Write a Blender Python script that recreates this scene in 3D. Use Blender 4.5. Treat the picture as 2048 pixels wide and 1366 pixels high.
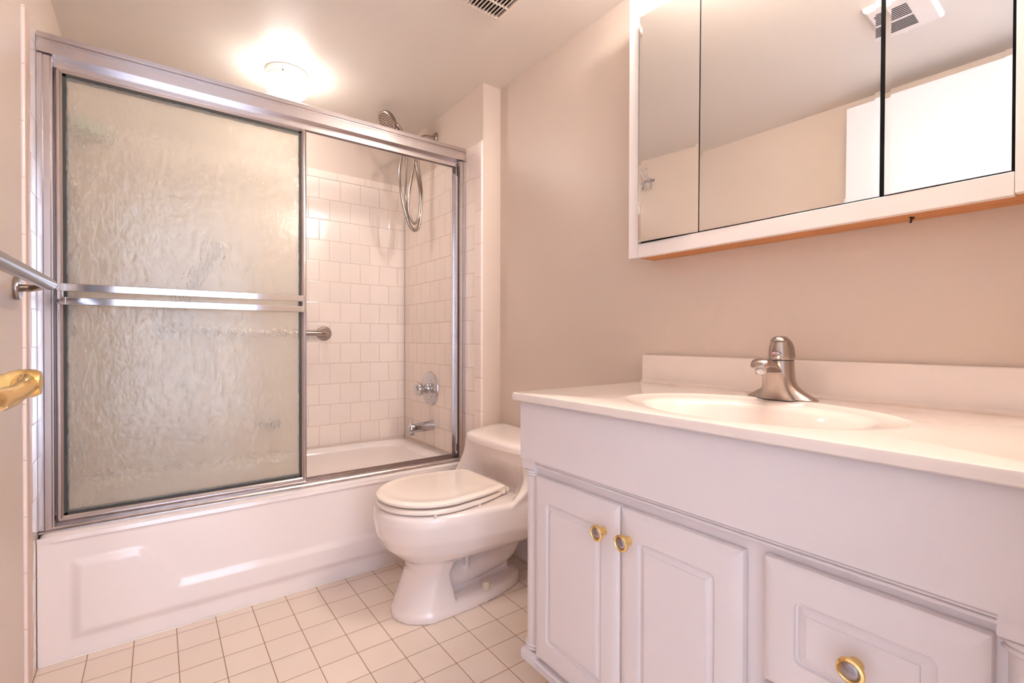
import bpy, bmesh, math, random
from mathutils import Vector, Matrix
random.seed(4)
PI = math.pi
C = bpy.context.scene.collection
for o in list(bpy.data.objects): bpy.data.objects.remove(o)
sc = bpy.context.scene

# ------------------------------------------------------------------ camera
CX, CY, CZ = 0.2837, -1.8553, 0.9576
yw, pt, rl = math.radians(36.6055), math.radians(-0.4135), math.radians(0.1253)
F = Vector((math.sin(yw)*math.cos(pt), math.cos(yw)*math.cos(pt), math.sin(pt)))
R0 = Vector((math.cos(yw), -math.sin(yw), 0)); U0 = R0.cross(F)
R = R0*math.cos(rl)+U0*math.sin(rl); U = -R0*math.sin(rl)+U0*math.cos(rl)
cd = bpy.data.cameras.new('camera'); cam = bpy.data.objects.new('camera', cd); C.objects.link(cam)
cd.sensor_width = 36; cd.lens = 953.01/2048*36; cd.clip_start = 0.02; cd.clip_end = 50
cam.matrix_world = Matrix(((R.x, U.x, -F.x, CX), (R.y, U.y, -F.y, CY), (R.z, U.z, -F.z, CZ), (0, 0, 0, 1)))
sc.camera = cam
# ------------------------------------------------------------------ colour management, world, large lights
sc.view_settings.view_transform = 'Standard'; sc.view_settings.look = 'None'
sc.view_settings.gamma = 1; sc.view_settings.use_curve_mapping = False
sc.view_settings.exposure = 2.3
sc.cycles.max_bounces = 12; sc.cycles.transmission_bounces = 10; sc.cycles.glossy_bounces = 6; sc.cycles.diffuse_bounces = 7
sc.cycles.sample_clamp_indirect = 6
sc.cycles.use_denoising = True
w = bpy.data.worlds.new('world'); sc.world = w; w.use_nodes = True
w.node_tree.nodes['Background'].inputs[0].default_value = (0.62, 0.72, 1.0, 1)   # cool daylight of the room beyond the door
w.node_tree.nodes['Background'].inputs[1].default_value = 0.8
def area(name, loc, size, size_y, power, color, direction):
    l = bpy.data.lights.new(name, 'AREA'); l.shape = 'RECTANGLE'; l.size = size; l.size_y = size_y
    l.energy = power; l.color = color
    o = bpy.data.objects.new(name, l); C.objects.link(o); o.location = loc
    o.rotation_euler = Vector(direction).to_track_quat('-Z', 'Y').to_euler()
    return o
# daylight coming through the open doorway behind the camera
area('doorway_daylight', (0.60, -2.95, 1.15), 2.0, 1.9, 5.2, (0.78, 0.89, 1.0), (0.15, 1, -0.05))

# ------------------------------------------------------------------ helpers
def srgb(r, g, b):
    f = lambda c: (c/255/12.92) if c/255 <= 0.04045 else ((c/255+0.055)/1.055)**2.4
    return (f(r), f(g), f(b), 1)
def mat(name, col, rough=0.5, metal=0.0, coat=0.0, noise=0.0, nscale=8.0, bump=0.0, bscale=200.0, coord='Object', stretch=None, spec=0.5, emit=None, estr=0.0):
    m = bpy.data.materials.new(name); m.use_nodes = True
    nt = m.node_tree; N = nt.nodes; Lk = nt.links; p = N['Principled BSDF']
    p.inputs['Base Color'].default_value = col; p.inputs['Roughness'].default_value = rough
    p.inputs['Metallic'].default_value = metal; p.inputs['Coat Weight'].default_value = coat
    p.inputs['Coat Roughness'].default_value = 0.05; p.inputs['Specular IOR Level'].default_value = spec
    tc = N.new('ShaderNodeTexCoord'); vec = tc.outputs[coord]
    if stretch:
        mp = N.new('ShaderNodeMapping'); mp.inputs['Scale'].default_value = stretch
        Lk.new(vec, mp.inputs['Vector']); vec = mp.outputs[0]
    nz = N.new('ShaderNodeTexNoise'); nz.inputs['Scale'].default_value = nscale; nz.inputs['Detail'].default_value = 4
    Lk.new(vec, nz.inputs['Vector'])
    mx = N.new('ShaderNodeMix'); mx.data_type = 'RGBA'
    mx.inputs[6].default_value = tuple(c*(1-noise) for c in col[:3])+(1,)
    mx.inputs[7].default_value = tuple(min(1, c*(1+noise)) for c in col[:3])+(1,)
    Lk.new(nz.outputs['Fac'], mx.inputs[0]); Lk.new(mx.outputs[2], p.inputs['Base Color'])
    if bump:
        n2 = N.new('ShaderNodeTexNoise'); n2.inputs['Scale'].default_value = bscale; n2.inputs['Detail'].default_value = 3
        Lk.new(vec, n2.inputs['Vector'])
        b = N.new('ShaderNodeBump'); b.inputs['Strength'].default_value = bump; b.inputs['Distance'].default_value = 0.001
        Lk.new(n2.outputs['Fac'], b.inputs['Height']); Lk.new(b.outputs[0], p.inputs['Normal'])
    if emit:
        p.inputs['Emission Color'].default_value = emit; p.inputs['Emission Strength'].default_value = estr
    return m
def tile_mat(name, col, grout, axes, pitch, row, off, origin, mortar=0.0014, rough=0.12, var=0.02, bumpd=0.0008, coat=0.3):
    m = bpy.data.materials.new(name); m.use_nodes = True
    nt = m.node_tree; N = nt.nodes; Lk = nt.links; p = N['Principled BSDF']
    tc = N.new('ShaderNodeTexCoord'); sp = N.new('ShaderNodeSeparateXYZ'); Lk.new(tc.outputs['Object'], sp.inputs[0])
    cb = N.new('ShaderNodeCombineXYZ')
    for k in (0, 1):
        a = N.new('ShaderNodeMath'); a.operation = 'SUBTRACT'; a.inputs[1].default_value = origin[k]-100*(pitch if k == 0 else row)
        Lk.new(sp.outputs[axes[k]], a.inputs[0]); Lk.new(a.outputs[0], cb.inputs[k])
    br = N.new('ShaderNodeTexBrick'); br.offset = off; br.offset_frequency = 2; br.squash = 1
    br.inputs['Scale'].default_value = 1; br.inputs['Brick Width'].default_value = pitch; br.inputs['Row Height'].default_value = row
    br.inputs['Mortar Size'].default_value = mortar; br.inputs['Mortar Smooth'].default_value = 0.25; br.inputs['Bias'].default_value = 0
    br.inputs['Color1'].default_value = tuple(c*(1-var) for c in col[:3])+(1,)
    br.inputs['Color2'].default_value = tuple(min(1, c*(1+var)) for c in col[:3])+(1,)
    br.inputs['Mortar'].default_value = grout
    Lk.new(cb.outputs[0], br.inputs['Vector'])
    nz = N.new('ShaderNodeTexNoise'); nz.inputs['Scale'].default_value = 5; nz.inputs['Detail'].default_value = 5
    Lk.new(tc.outputs['Object'], nz.inputs['Vector'])
    ra = N.new('ShaderNodeMapRange'); ra.inputs[3].default_value = 0.94; ra.inputs[4].default_value = 1.05
    Lk.new(nz.outputs['Fac'], ra.inputs[0])
    mu = N.new('ShaderNodeVectorMath'); mu.operation = 'SCALE'
    Lk.new(br.outputs['Color'], mu.inputs[0]); Lk.new(ra.outputs[0], mu.inputs['Scale'])
    Lk.new(mu.outputs[0], p.inputs['Base Color'])
    # rough grout, glossy tile, pillowed edge
    rr = N.new('ShaderNodeMapRange'); rr.inputs[3].default_value = rough; rr.inputs[4].default_value = 0.8
    Lk.new(br.outputs['Fac'], rr.inputs[0]); Lk.new(rr.outputs[0], p.inputs['Roughness'])
    p.inputs['Coat Weight'].default_value = coat; p.inputs['Coat Roughness'].default_value = 0.06
    b2 = N.new('ShaderNodeTexBrick'); b2.offset = off; b2.offset_frequency = 2; b2.squash = 1
    for k, v in (('Scale', 1), ('Brick Width', pitch), ('Row Height', row), ('Mortar Size', mortar*3.2), ('Mortar Smooth', 1.0)): b2.inputs[k].default_value = v
    Lk.new(cb.outputs[0], b2.inputs['Vector'])
    inv = N.new('ShaderNodeMath'); inv.operation = 'SUBTRACT'; inv.inputs[0].default_value = 1; Lk.new(b2.outputs['Fac'], inv.inputs[1])
    wv = N.new('ShaderNodeTexNoise'); wv.inputs['Scale'].default_value = 9; Lk.new(tc.outputs['Object'], wv.inputs['Vector'])
    ad = N.new('ShaderNodeMath'); ad.operation = 'MULTIPLY_ADD'; ad.inputs[1].default_value = 0.5
    Lk.new(wv.outputs['Fac'], ad.inputs[0]); Lk.new(inv.outputs[0], ad.inputs[2])
    bp = N.new('ShaderNodeBump'); bp.inputs['Strength'].default_value = 0.7; bp.inputs['Distance'].default_value = bumpd
    Lk.new(ad.outputs[0], bp.inputs['Height']); Lk.new(bp.outputs[0], p.inputs['Normal']); Lk.new(bp.outputs[0], p.inputs['Coat Normal'])
    return m

def mk(name, bm, m, parent=None, smooth=None, bevel=0, segs=2, loc=None):
    bmesh.ops.recalc_face_normals(bm, faces=bm.faces)
    me = bpy.data.meshes.new(name); bm.to_mesh(me); bm.free()
    o = bpy.data.objects.new(name, me); C.objects.link(o)
    for x in (m if isinstance(m, (list, tuple)) else [m]): me.materials.append(x)
    if smooth is not None:
        for p in me.polygons: p.use_smooth = True
        if smooth < 179:
            me.set_sharp_from_angle(angle=math.radians(smooth))
    if bevel:
        md = o.modifiers.new('bevel', 'BEVEL'); md.width = bevel; md.segments = segs; md.limit_method = 'ANGLE'; md.angle_limit = math.radians(35)
        for p in me.polygons: p.use_smooth = True
        md.harden_normals = True
    if loc: o.location = loc
    if parent: o.parent = parent
    return o
def tag(o, label, cat, group=None):
    o['label'] = label; o['category'] = cat
    if group: o['group'] = group
    return o
def thing(name, label, cat, loc=(0, 0, 0), group=None):
    o = bpy.data.objects.new(name, None); C.objects.link(o); o.location = loc; o.empty_display_size = 0.05
    return tag(o, label, cat, group)
def adopt(root):
    """children are modelled in world coordinates: keep them there under a root that has its own place"""
    inv = Matrix.Translation(root.location).inverted()
    for ch in root.children: ch.matrix_parent_inverse = inv
def struct(name, bm, m, **k):
    o = mk(name, bm, m, **k); o['kind'] = 'structure'; return o
def box(bm, a, b, mi=0):
    vs = [bm.verts.new((x, y, z)) for x in (a[0], b[0]) for y in (a[1], b[1]) for z in (a[2], b[2])]
    for f in ((0, 1, 3, 2), (4, 6, 7, 5), (0, 4, 5, 1), (2, 3, 7, 6), (0, 2, 6, 4), (1, 5, 7, 3)):
        fc = bm.faces.new([vs[i] for i in f]); fc.material_index = mi
    return vs
def B(*boxes):
    bm = bmesh.new()
    for a, b in boxes: box(bm, [min(a[i], b[i]) for i in range(3)], [max(a[i], b[i]) for i in range(3)])
    return bm
def loft(rings, cap=True, bm=None, closed=False, mi=0):
    bm = bm or bmesh.new(); R_ = [[bm.verts.new(p) for p in r] for r in rings]; n = len(rings[0])
    pairs = list(zip(R_, R_[1:]))+([(R_[-1], R_[0])] if closed else [])
    for a, b in pairs:
        for i in range(n):
            f = bm.faces.new((a[i], a[(i+1) % n], b[(i+1) % n], b[i])); f.material_index = mi
    if cap and not closed:
        for r in (R_[0][::-1], R_[-1]):
            f = bm.faces.new(r); f.material_index = mi
    return bm
def frame_of(d):
    d = Vector(d).normalized(); a = Vector((0, 0, 1)) if abs(d.z) < 0.9 else Vector((1, 0, 0))
    u = d.cross(a).normalized(); v = d.cross(u).normalized(); return d, u, v
def lathe(prof, origin, axis, n=32, bm=None, mi=0, cap=True):
    """prof: list of (radius, distance along axis)"""
    d, u, v = frame_of(axis); o = Vector(origin)
    rings = [[o+d*h+(u*math.cos(2*PI*i/n)+v*math.sin(2*PI*i/n))*max(r, 1e-5) for i in range(n)] for r, h in prof]
    return loft(rings, cap, bm, mi=mi)
def tube(pts, rad, n=14, bm=None, cap=True, closed=False, mi=0):
    pts = [Vector(p) for p in pts]; m = len(pts)
    rad = rad if isinstance(rad, (list, tuple)) else [rad]*m
    def tan(i):
        if closed: return (pts[(i+1) % m]-pts[i-1]).normalized()
        return (pts[min(i+1, m-1)]-pts[max(i-1, 0)]).normalized()
    t, u, v = frame_of(tan(0)); rings = []
    for i in range(m):
        t2 = tan(i); q = t.rotation_difference(t2); u = q @ u; u = (u-t2*u.dot(t2)).normalized(); t = t2; v = t.cross(u)
        rings.append([pts[i]+(u*math.cos(2*PI*k/n)+v*math.sin(2*PI*k/n))*rad[i] for k in range(n)])
    return loft(rings, cap, bm, closed, mi)
def catmull(ps, k=8, closed=False):
    ps = [Vector(p) for p in ps]; n = len(ps); out = []
    rng = range(n) if closed else range(n-1)
    for i in rng:
        p1, p2 = ps[i], ps[(i+1) % n]
        p0 = ps[i-1] if (closed or i > 0) else p1; p3 = ps[(i+2) % n] if (closed or i+2 < n) else p2
        for j in range(k):
            t = j/k
            out.append(0.5*((2*p1)+(p2-p0)*t+(2*p0-5*p1+4*p2-p3)*t*t+(3*p1-p0-3*p2+p3)*t**3))
    if not closed: out.append(ps[-1])
    return out
def fillet(pts, r, k=8):
    """polyline with round corners"""
    pts = [Vector(p) for p in pts]; out = [pts[0]]
    for i in range(1, len(pts)-1):
        a, b, c = pts[i-1], pts[i], pts[i+1]; d1 = (a-b).normalized(); d2 = (c-b).normalized()
        p, q = b+d1*r, b+d2*r
        for j in range(k+1):
            t = j/k; out.append(p*(1-t)**2+b*2*t*(1-t)+q*t*t)
    out.append(pts[-1]); return out
def extrude_x(prof, x0, x1, bm=None):
    """prof of (y,z) points, closed, swept along x"""
    return loft([[(x, y, z) for y, z in prof] for x in (x0, x1)], True, bm)
def extrude_y(prof, y0, y1, bm=None):
    return loft([[(x, y, z) for x, z in prof] for y in (y0, y1)], True, bm)
def extrude_z(prof, z0, z1, bm=None):
    return loft([[(x, y, z) for x, y in prof] for z in (z0, z1)], True, bm)
def subsurf(o, lv=2):
    md = o.modifiers.new('sub', 'SUBSURF'); md.levels = lv; md.render_levels = lv

# ------------------------------------------------------------------ materials
M = {}
M['wall'] = mat('taupe_wall_paint', srgb(208, 190, 176), 0.42, noise=0.03, nscale=3, bump=0.12, bscale=260)
M['ceil'] = mat('ceiling_paint', srgb(226, 216, 206), 0.38, noise=0.02, nscale=2, bump=0.10, bscale=220)
M['white_wall'] = mat('hall_paint', srgb(225, 225, 228), 0.6, noise=0.02)
T = 0.1095
TW = srgb(236, 220, 208); GR = srgb(203, 176, 160)
L, D, W, CEIL, RIM = 1.4531, 0.7802, 1.557, 2.1055, 0.3787
ZT = RIM+13.4*T; ZR = ZT-0.38*T          # top of the tiling, first joint below the cap row
M['tile_back'] = tile_mat('wall_tile_glaze', TW, GR, (0, 2), T, T, 0.5, (L-0.0454, ZR))
M['tile_side'] = tile_mat('wall_tile_glaze_side', TW, GR, (1, 2), T, T, 0.5, (D-0.0500, ZR))
M['cap_back'] = tile_mat('cap_tile_glaze', TW, GR, (0, 2), 0.152, 0.6, 0, (L-0.085, ZR-0.3))
M['cap_side'] = tile_mat('cap_tile_glaze_side', TW, GR, (1, 2), 0.152, 0.6, 0, (D-0.06, ZR-0.3))
M['bull'] = tile_mat('bullnose_glaze', srgb(236, 218, 210), GR, (0, 2), 5, 0.152, 0, (0, ZT-0.005))
M['floor'] = tile_mat('floor_tile', srgb(230, 212, 197), srgb(150, 115, 90), (0, 1), T, T, 0, (0.2208, 0.0589-0.0400), mortar=0.0013, rough=0.3, var=0.03, bumpd=0.0007, coat=0.05)
M['porc'] = mat('porcelain', srgb(233, 220, 214), 0.12, coat=0.6, noise=0.01)
M['tub'] = mat('tub_enamel', srgb(234, 222, 217), 0.16, coat=0.5, noise=0.015, nscale=3)
M['seat'] = mat('seat_plastic', srgb(240, 226, 214), 0.14, coat=0.5, noise=0.01)
M['marble'] = mat('cultured_marble', srgb(228, 213, 203), 0.12, coat=0.5, noise=0.015, nscale=4)
M['lam'] = mat('white_thermofoil', srgb(219, 208, 207), 0.33, noise=0.01, bump=0.03, bscale=500)
M['chrome'] = mat('polished_chrome', srgb(205, 203, 206), 0.09, metal=1, noise=0.03)
M['alu'] = mat('bright_aluminium', srgb(208, 200, 200), 0.20, metal=1, noise=0.05, nscale=30, stretch=(0.2, 1, 6))
M['alu_dirty'] = mat('track_aluminium', srgb(196, 184, 180), 0.3, metal=1, noise=0.3, nscale=60, stretch=(0.6, 1, 1))
M['nickel'] = mat('brushed_nickel', srgb(172, 158, 150), 0.26, metal=1, noise=0.06, nscale=60)
M['brass'] = mat('polished_brass', (0.86, 0.60, 0.24, 1), 0.13, metal=1, noise=0.03)
M['gasket'] = mat('dark_gasket', srgb(58, 56, 50), 0.6, noise=0.2)
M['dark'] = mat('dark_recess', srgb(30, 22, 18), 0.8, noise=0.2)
M['mirror'] = mat('mirror_silver', (0.83, 0.82, 0.80, 1), 0.0, metal=1)
M['cabwhite'] = mat('cabinet_white_paint', srgb(236, 226, 221), 0.4, noise=0.01)
M['wood'] = mat('raw_particleboard', srgb(196, 134, 84), 0.7, noise=0.25, nscale=14, stretch=(8, 1, 1), bump=0.2)
M['door'] = mat('door_paint', srgb(214, 213, 214), 0.35, noise=0.01)
M['vent'] = mat('vent_enamel', srgb(224, 208, 194), 0.45, noise=0.02)
M['black'] = mat('black_plastic', srgb(20, 18, 18), 0.5)
M['bone'] = mat('bolt_cap_plastic', srgb(222, 205, 184), 0.35)
M['pearl'] = mat('pearl_disc', srgb(160, 148, 150), 0.10, metal=0.85, noise=0.12, nscale=90)
M['shelf'] = mat('pale_green_plastic', srgb(150, 170, 155), 0.3)
M['caulk'] = mat('white_caulk', srgb(236, 226, 218), 0.5, noise=0.05, nscale=60)
def emis(name, col, s):
    m = bpy.data.materials.new(name); m.use_nodes = True; p = m.node_tree.nodes['Principled BSDF']
    p.inputs['Base Color'].default_value = (0.9, 0.9, 0.9, 1); p.inputs['Emission Color'].default_value = col; p.inputs['Emission Strength'].default_value = s
    return m
M['globe'] = emis('lit_opal_globe', (1.0, 0.98, 0.93, 1), 7.0)
M['bulb'] = emis('lit_bulb', (1.0, 0.972, 0.92, 1), 50)
def pebble(name, dist):
    """textured side of the sheet faces the room, the other side is nearly flat"""
    m = bpy.data.materials.new(name); m.use_nodes = True
    nt = m.node_tree; N = nt.nodes; Lk = nt.links; p = N['Principled BSDF']
    p.inputs['Base Color'].default_value = (0.99, 0.97, 0.92, 1); p.inputs['Roughness'].default_value = 0.03
    p.inputs['Transmission Weight'].default_value = 1.0; p.inputs['IOR'].default_value = 1.36
    tc = N.new('ShaderNodeTexCoord'); mp = N.new('ShaderNodeMapping'); mp.inputs['Scale'].default_value = (1, 14, 0.55)
    Lk.new(tc.outputs['Object'], mp.inputs[0])
    n1 = N.new('ShaderNodeTexNoise'); n1.inputs['Scale'].default_value = 46; n1.inputs['Detail'].default_value = 2.5; n1.inputs['Distortion'].default_value = 0.9
    Lk.new(mp.outputs[0], n1.inputs['Vector'])
    b = N.new('ShaderNodeBump'); b.inputs['Strength'].default_value = 1.0; b.inputs['Distance'].default_value = dist
    Lk.new(n1.outputs['Fac'], b.inputs['Height']); Lk.new(b.outputs[0], p.inputs['Normal'])
    tr = N.new('ShaderNodeBsdfTranslucent'); tr.inputs[0].default_value = (0.95, 0.89, 0.80, 1); Lk.new(b.outputs[0], tr.inputs['Normal'])
    df = N.new('ShaderNodeBsdfDiffuse'); df.inputs[0].default_value = (0.95, 0.86, 0.74, 1)
    b3 = N.new('ShaderNodeBump'); b3.inputs['Strength'].default_value = 1.0; b3.inputs['Distance'].default_value = dist*4
    Lk.new(n1.outputs['Fac'], b3.inputs['Height']); Lk.new(b3.outputs[0], df.inputs['Normal'])
    gl = N.new('ShaderNodeBsdfGlossy'); gl.inputs['Roughness'].default_value = 0.25; Lk.new(b3.outputs[0], gl.inputs['Normal'])
    m1 = N.new('ShaderNodeMixShader'); m1.inputs[0].default_value = 0.5
    Lk.new(tr.outputs[0], m1.inputs[1]); Lk.new(df.outputs[0], m1.inputs[2])
    m2 = N.new('ShaderNodeMixShader'); m2.inputs[0].default_value = 0.12
    Lk.new(m1.outputs[0], m2.inputs[1]); Lk.new(gl.outputs[0], m2.inputs[2])
    mx = N.new('ShaderNodeMixShader'); mx.inputs[0].default_value = 0.21
    Lk.new(p.outputs[0], mx.inputs[1]); Lk.new(m2.outputs[0], mx.inputs[2])
    Lk.new(mx.outputs[0], N['Material Output'].inputs['Surface'])
    return m
M['pebble'] = pebble('pebbled_glass', 0.0025); M['pebble_rear'] = pebble('pebbled_glass_rear', 0.0010)


# ------------------------------------------------------------------ room shell
YN = -1.84                                   # inner face of the wall with the door, just behind the counter
struct('floor', B(((-0.12, -3.4, -0.10), (1.75, 0.90, 0.0))), M['floor'])
struct('ceiling', B(((-0.12, -3.4, CEIL), (1.75, 0.90, CEIL+0.1))), M['ceil'])
def wallmesh(paint, tiles=(), caps=()):
    bm = bmesh.new()
    for a, b in paint: box(bm, a, b, 0)
    for a, b in tiles: box(bm, a, b, 1)
    for a, b in caps: box(bm, a, b, 2)
    return bm
PT = 0.008                                   # tile stands this proud of the plaster
struct('wall_back', wallmesh([((-0.1, D+PT, 0), (W+0.1, D+0.1, CEIL))], [((-0.0, D, 0.36), (L, D+PT, ZR))], [((0.0, D, ZR), (L, D+PT, ZT))]), [M['wall'], M['tile_back'], M['cap_back']], bevel=0.003)
YP = -0.0485; YB = 0.0047
struct('wall_alcove', wallmesh([((L+PT, YP, 0), (W+0.1, D+PT, CEIL))], [((L, YB, 0), (L+PT, D, ZR))], [((L, YB, ZR), (L+PT, D, ZT))]), [M['wall'], M['tile_side'], M['cap_side']])
struct('wall_right', B(((W, -1.95, 0), (W+0.1, YP, CEIL))), M['wall'])
struct('wall_left', wallmesh([((-0.12, -1.95, 0), (-PT, D+PT, CEIL))], [((-PT, YB, 0), (0, D, ZR))], [((-PT, YB, ZR), (0, D, ZT))]), [M['wall'], M['tile_side'], M['cap_side']])
def bull(x0, x1, y0, y1):
    bm = bmesh.new(); s = 1 if x1 > x0 else -1
    prof = [(x1, y1), (x0, y1)]+[(x0+s*0.006*(1-math.cos(a)), y0+0.006*(1-math.sin(a))) for a in [PI/2*k/4 for k in range(4, -1, -1)][::-1]]+[(x1, y0)]
    seen = []
    for q in prof:
        if q not in seen: seen.append(q)
    return extrude_z(seen, 0, ZT)
struct('trim_1', bull(L-0.001, L+PT, YP, YB), M['bull'], smooth=50)
struct('trim_2', bull(0.001, -PT, YP, YB), M['bull'], smooth=50)
# wall behind the camera with the doorway the photo was taken from
struct('wall_near', B(((0.86, YN-0.11, 0), (W+0.1, YN, CEIL)), ((-0.12, YN-0.11, 0), (0.045, YN, CEIL)), ((0.045, YN-0.11, 2.04), (0.86, YN, CEIL))), M['wall'])
struct('trim_3', B(((0.84, YN-0.115, 0), (0.861, YN+0.004, 2.04)), ((0.045, YN-0.115, 0), (0.055, YN+0.004, 2.04)), ((0.045, YN-0.115, 2.03), (0.861, YN+0.004, 2.045))), M['door'], bevel=0.002)
struct('wall_hall', B(((-0.12, -3.5, 0), (-0.02, -1.95, CEIL)), ((1.75, -3.5, 0), (1.85, -1.95, CEIL))), M['white_wall'])
# baseboard along the right wall beside the toilet
struct('baseboard_right', B(((W-0.012, -0.87, 0), (W, YP, 0.085)), ((W-0.008, -0.87, 0.085), (W, YP, 0.10))), M['lam'], bevel=0.002)

# open room door, folded back against the left wall
door = struct('door_1', B(((0.075, -1.80, 0.012), (0.110, -1.035, 2.030))), M['door'], bevel=0.002)
HX, HY, HZ = 0.170, -1.095, 0.905
bm = lathe([(0.029, 0), (0.031, 0.004), (0.029, 0.008), (0.016, 0.012)], (0.110, HY, HZ), (1, 0, 0))
lathe([(0.0115, 0.010), (0.0115, 0.036), (0.014, 0.041), (0.0160, 0.048), (0.0160, 0.060), (0.013, 0.066), (0.0001, 0.068)], (0.110, HY, HZ), (1, 0, 0), bm=bm)
# the lever: leaves the hub, dips and runs back towards the hinge with a flattened oval section
def lever_rings():
    out = []
    path = [(0.163, -1.088, 0.907, .013, .014), (0.164, -1.103, 0.905, .012, .013), (0.164, -1.120, 0.901, .009, .011), (0.162, -1.145, 0.896, .007, .011), (0.159, -1.170, 0.895, .006, .012), (0.157, -1.190, 0.896, .005, .011), (0.156, -1.198, 0.897, .003, .008)]
    for x, y, z, a, b in path:
        out.append([(x+a*math.cos(2*PI*i/20), y, z+b*math.sin(2*PI*i/20)) for i in range(20)])
    return out
loft(lever_rings(), bm=bm)
hd = mk('door_handle', bm, M['brass'], door, smooth=50)

# ------------------------------------------------------------------ bathtub
X0, X1 = 0.0015, L-0.0015
YA = 0.0589
def egg_rect(cx, cy, hx, hy, z, r, n=48):
    pts = []
    for i in range(n):
        a = 2*PI*i/n; e = 2/r
        c, s = math.cos(a), math.sin(a)
        pts.append((cx+hx*math.copysign(abs(c)**e, c), cy+hy*math.copysign(abs(s)**e, s), z))
    return pts
tub = thing('bathtub', 'white enamelled alcove bathtub with a curved recessed line on its front apron', 'bathtub', ((X0+X1)/2, YA, 0))
bm = bmesh.new()
# apron face as a height field with the recessed panel
def seg(p, a, b):
    t = max(0, min(1, ((p[0]-a[0])*(b[0]-a[0])+(p[1]-a[1])*(b[1]-a[1]))/((b[0]-a[0])**2+(b[1]-a[1])**2)))
    return math.hypot(p[0]-a[0]-t*(b[0]-a[0]), p[1]-a[1]-t*(b[1]-a[1]))
s_curve = [(0.225+0.125*t, 0.286-0.137*(3*t*t-2*t**3)) for t in [k/14 for k in range(15)]]
poly = [(0.082, 0.062), (0.082, 0.286)]+s_curve+[(1.345, 0.149), (1.345, 0.062)]
# softened join between the curve and the straight runs
def inside(p):
    c = False
    for i in range(len(poly)):
        a, b = poly[i], poly[i-1]
        if (a[1] > p[1]) != (b[1] > p[1]) and p[0] < (b[0]-a[0])*(p[1]-a[1])/(b[1]-a[1])+a[0]: c = not c
    return c
def apron_y(x, z):
    d = min(seg((x, z), poly[i-1], poly[i]) for i in range(len(poly)))
    d = d if inside((x, z)) else -d
    t = max(0, min(1, (d+0.008)/0.022))
    y = YA+0.003-0.0095*t
    if z > 0.352:                      # rolled top edge
        u = min(1, (z-0.352)/0.022); y = YA+0.003-0.005*math.sin(u*PI/2)
    elif z > 0.32:
        y = YA+0.003
    return y
nx, nz = 290, 72
zt_front = 0.374
grid = [[bm.verts.new((X0+(X1-X0)*i/nx, apron_y(X0+(X1-X0)*i/nx, zt_front*j/nz), zt_front*j/nz)) for j in range(nz+1)] for i in range(nx+1)]
for i in range(nx):
    for j in range(nz): bm.faces.new((grid[i][j], grid[i+1][j], grid[i+1][j+1], grid[i][j+1]))
# rim and basin: rings from the outer rim inwards and down
cx, cy = (X0+X1)/2, (YA+D-0.0065)/2
hx, hy = (X1-X0)/2, (D-0.0065-YA)/2
ctr = (cx, cy+0.0)
rings = [egg_rect(cx, cy, hx-0.002, hy+0.0035, 0.357, 30, 96), egg_rect(cx, cy, hx-0.001, hy+0.002, 0.370, 30, 96), egg_rect(cx, cy, hx-0.006, hy-0.004, 0.3785, 24, 96),
         egg_rect(cx-0.01, cy+0.012, hx-0.075, hy-0.062, 0.3785, 9, 96), egg_rect(cx-0.01, cy+0.012, hx-0.088, hy-0.074, 0.371, 8, 96),
         egg_rect(cx-0.01, cy+0.012, hx-0.096, hy-0.082, 0.345, 7, 96), egg_rect(cx, cy+0.012, hx-0.130, hy-0.110, 0.150, 6, 96),
         egg_rect(cx+0.01, cy+0.012, hx-0.180, hy-0.145, 0.080, 5, 96), egg_rect(cx+0.01, cy+0.012, hx-0.30, hy-0.22, 0.065, 4, 96)]
loft(rings, True, bm)
box(bm, (X0, YA+0.02, 0), (X0+0.02, D-0.002, 0.35)); box(bm, (X1-0.02, YA+0.02, 0), (X1, D-0.002, 0.35)); box(bm, (X0, YA+0.012, 0), (X1, YA+0.03, 0.05))
mk('tub_shell', bm, M['tub'], tub, smooth=60)
bm = lathe([(0.0001, 0.016), (0.020, 0.015), (0.034, 0.012), (0.038, 0.006), (0.038, -0.01)], (1.392-0.012, 0.4357, 0.318), (-1, 0, 0.18), 36)
lathe([(0.006, 0.010), (0.006, 0.024), (0.0001, 0.026)], (1.378, 0.4357, 0.304), (-1, 0, 0.18), 12, bm)
mk('overflow_plate', bm, M['chrome'], tub, smooth=40)
lathe_b = lathe([(0.036, 0.0), (0.036, 0.003), (0.030, 0.005), (0.0001, 0.004)], (1.20, 0.43, 0.066), (0, 0, 1), 28)
mk('tub_drain', lathe_b, M['chrome'], tub, smooth=40)
adopt(tub)
# caulk bead along the foot of the apron and the joint under the tile
struct('trim_4', B(((X0+0.004, YA-0.0035, 0.0), (X1, YA+0.002, 0.0045))), M['caulk'], bevel=0.0015)

# ------------------------------------------------------------------ shower enclosure
enc = thing('shower_enclosure', 'bright aluminium framed sliding shower door standing on the tub rim', 'shower door frame', (cx, 0.115, 0.3785))
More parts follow.
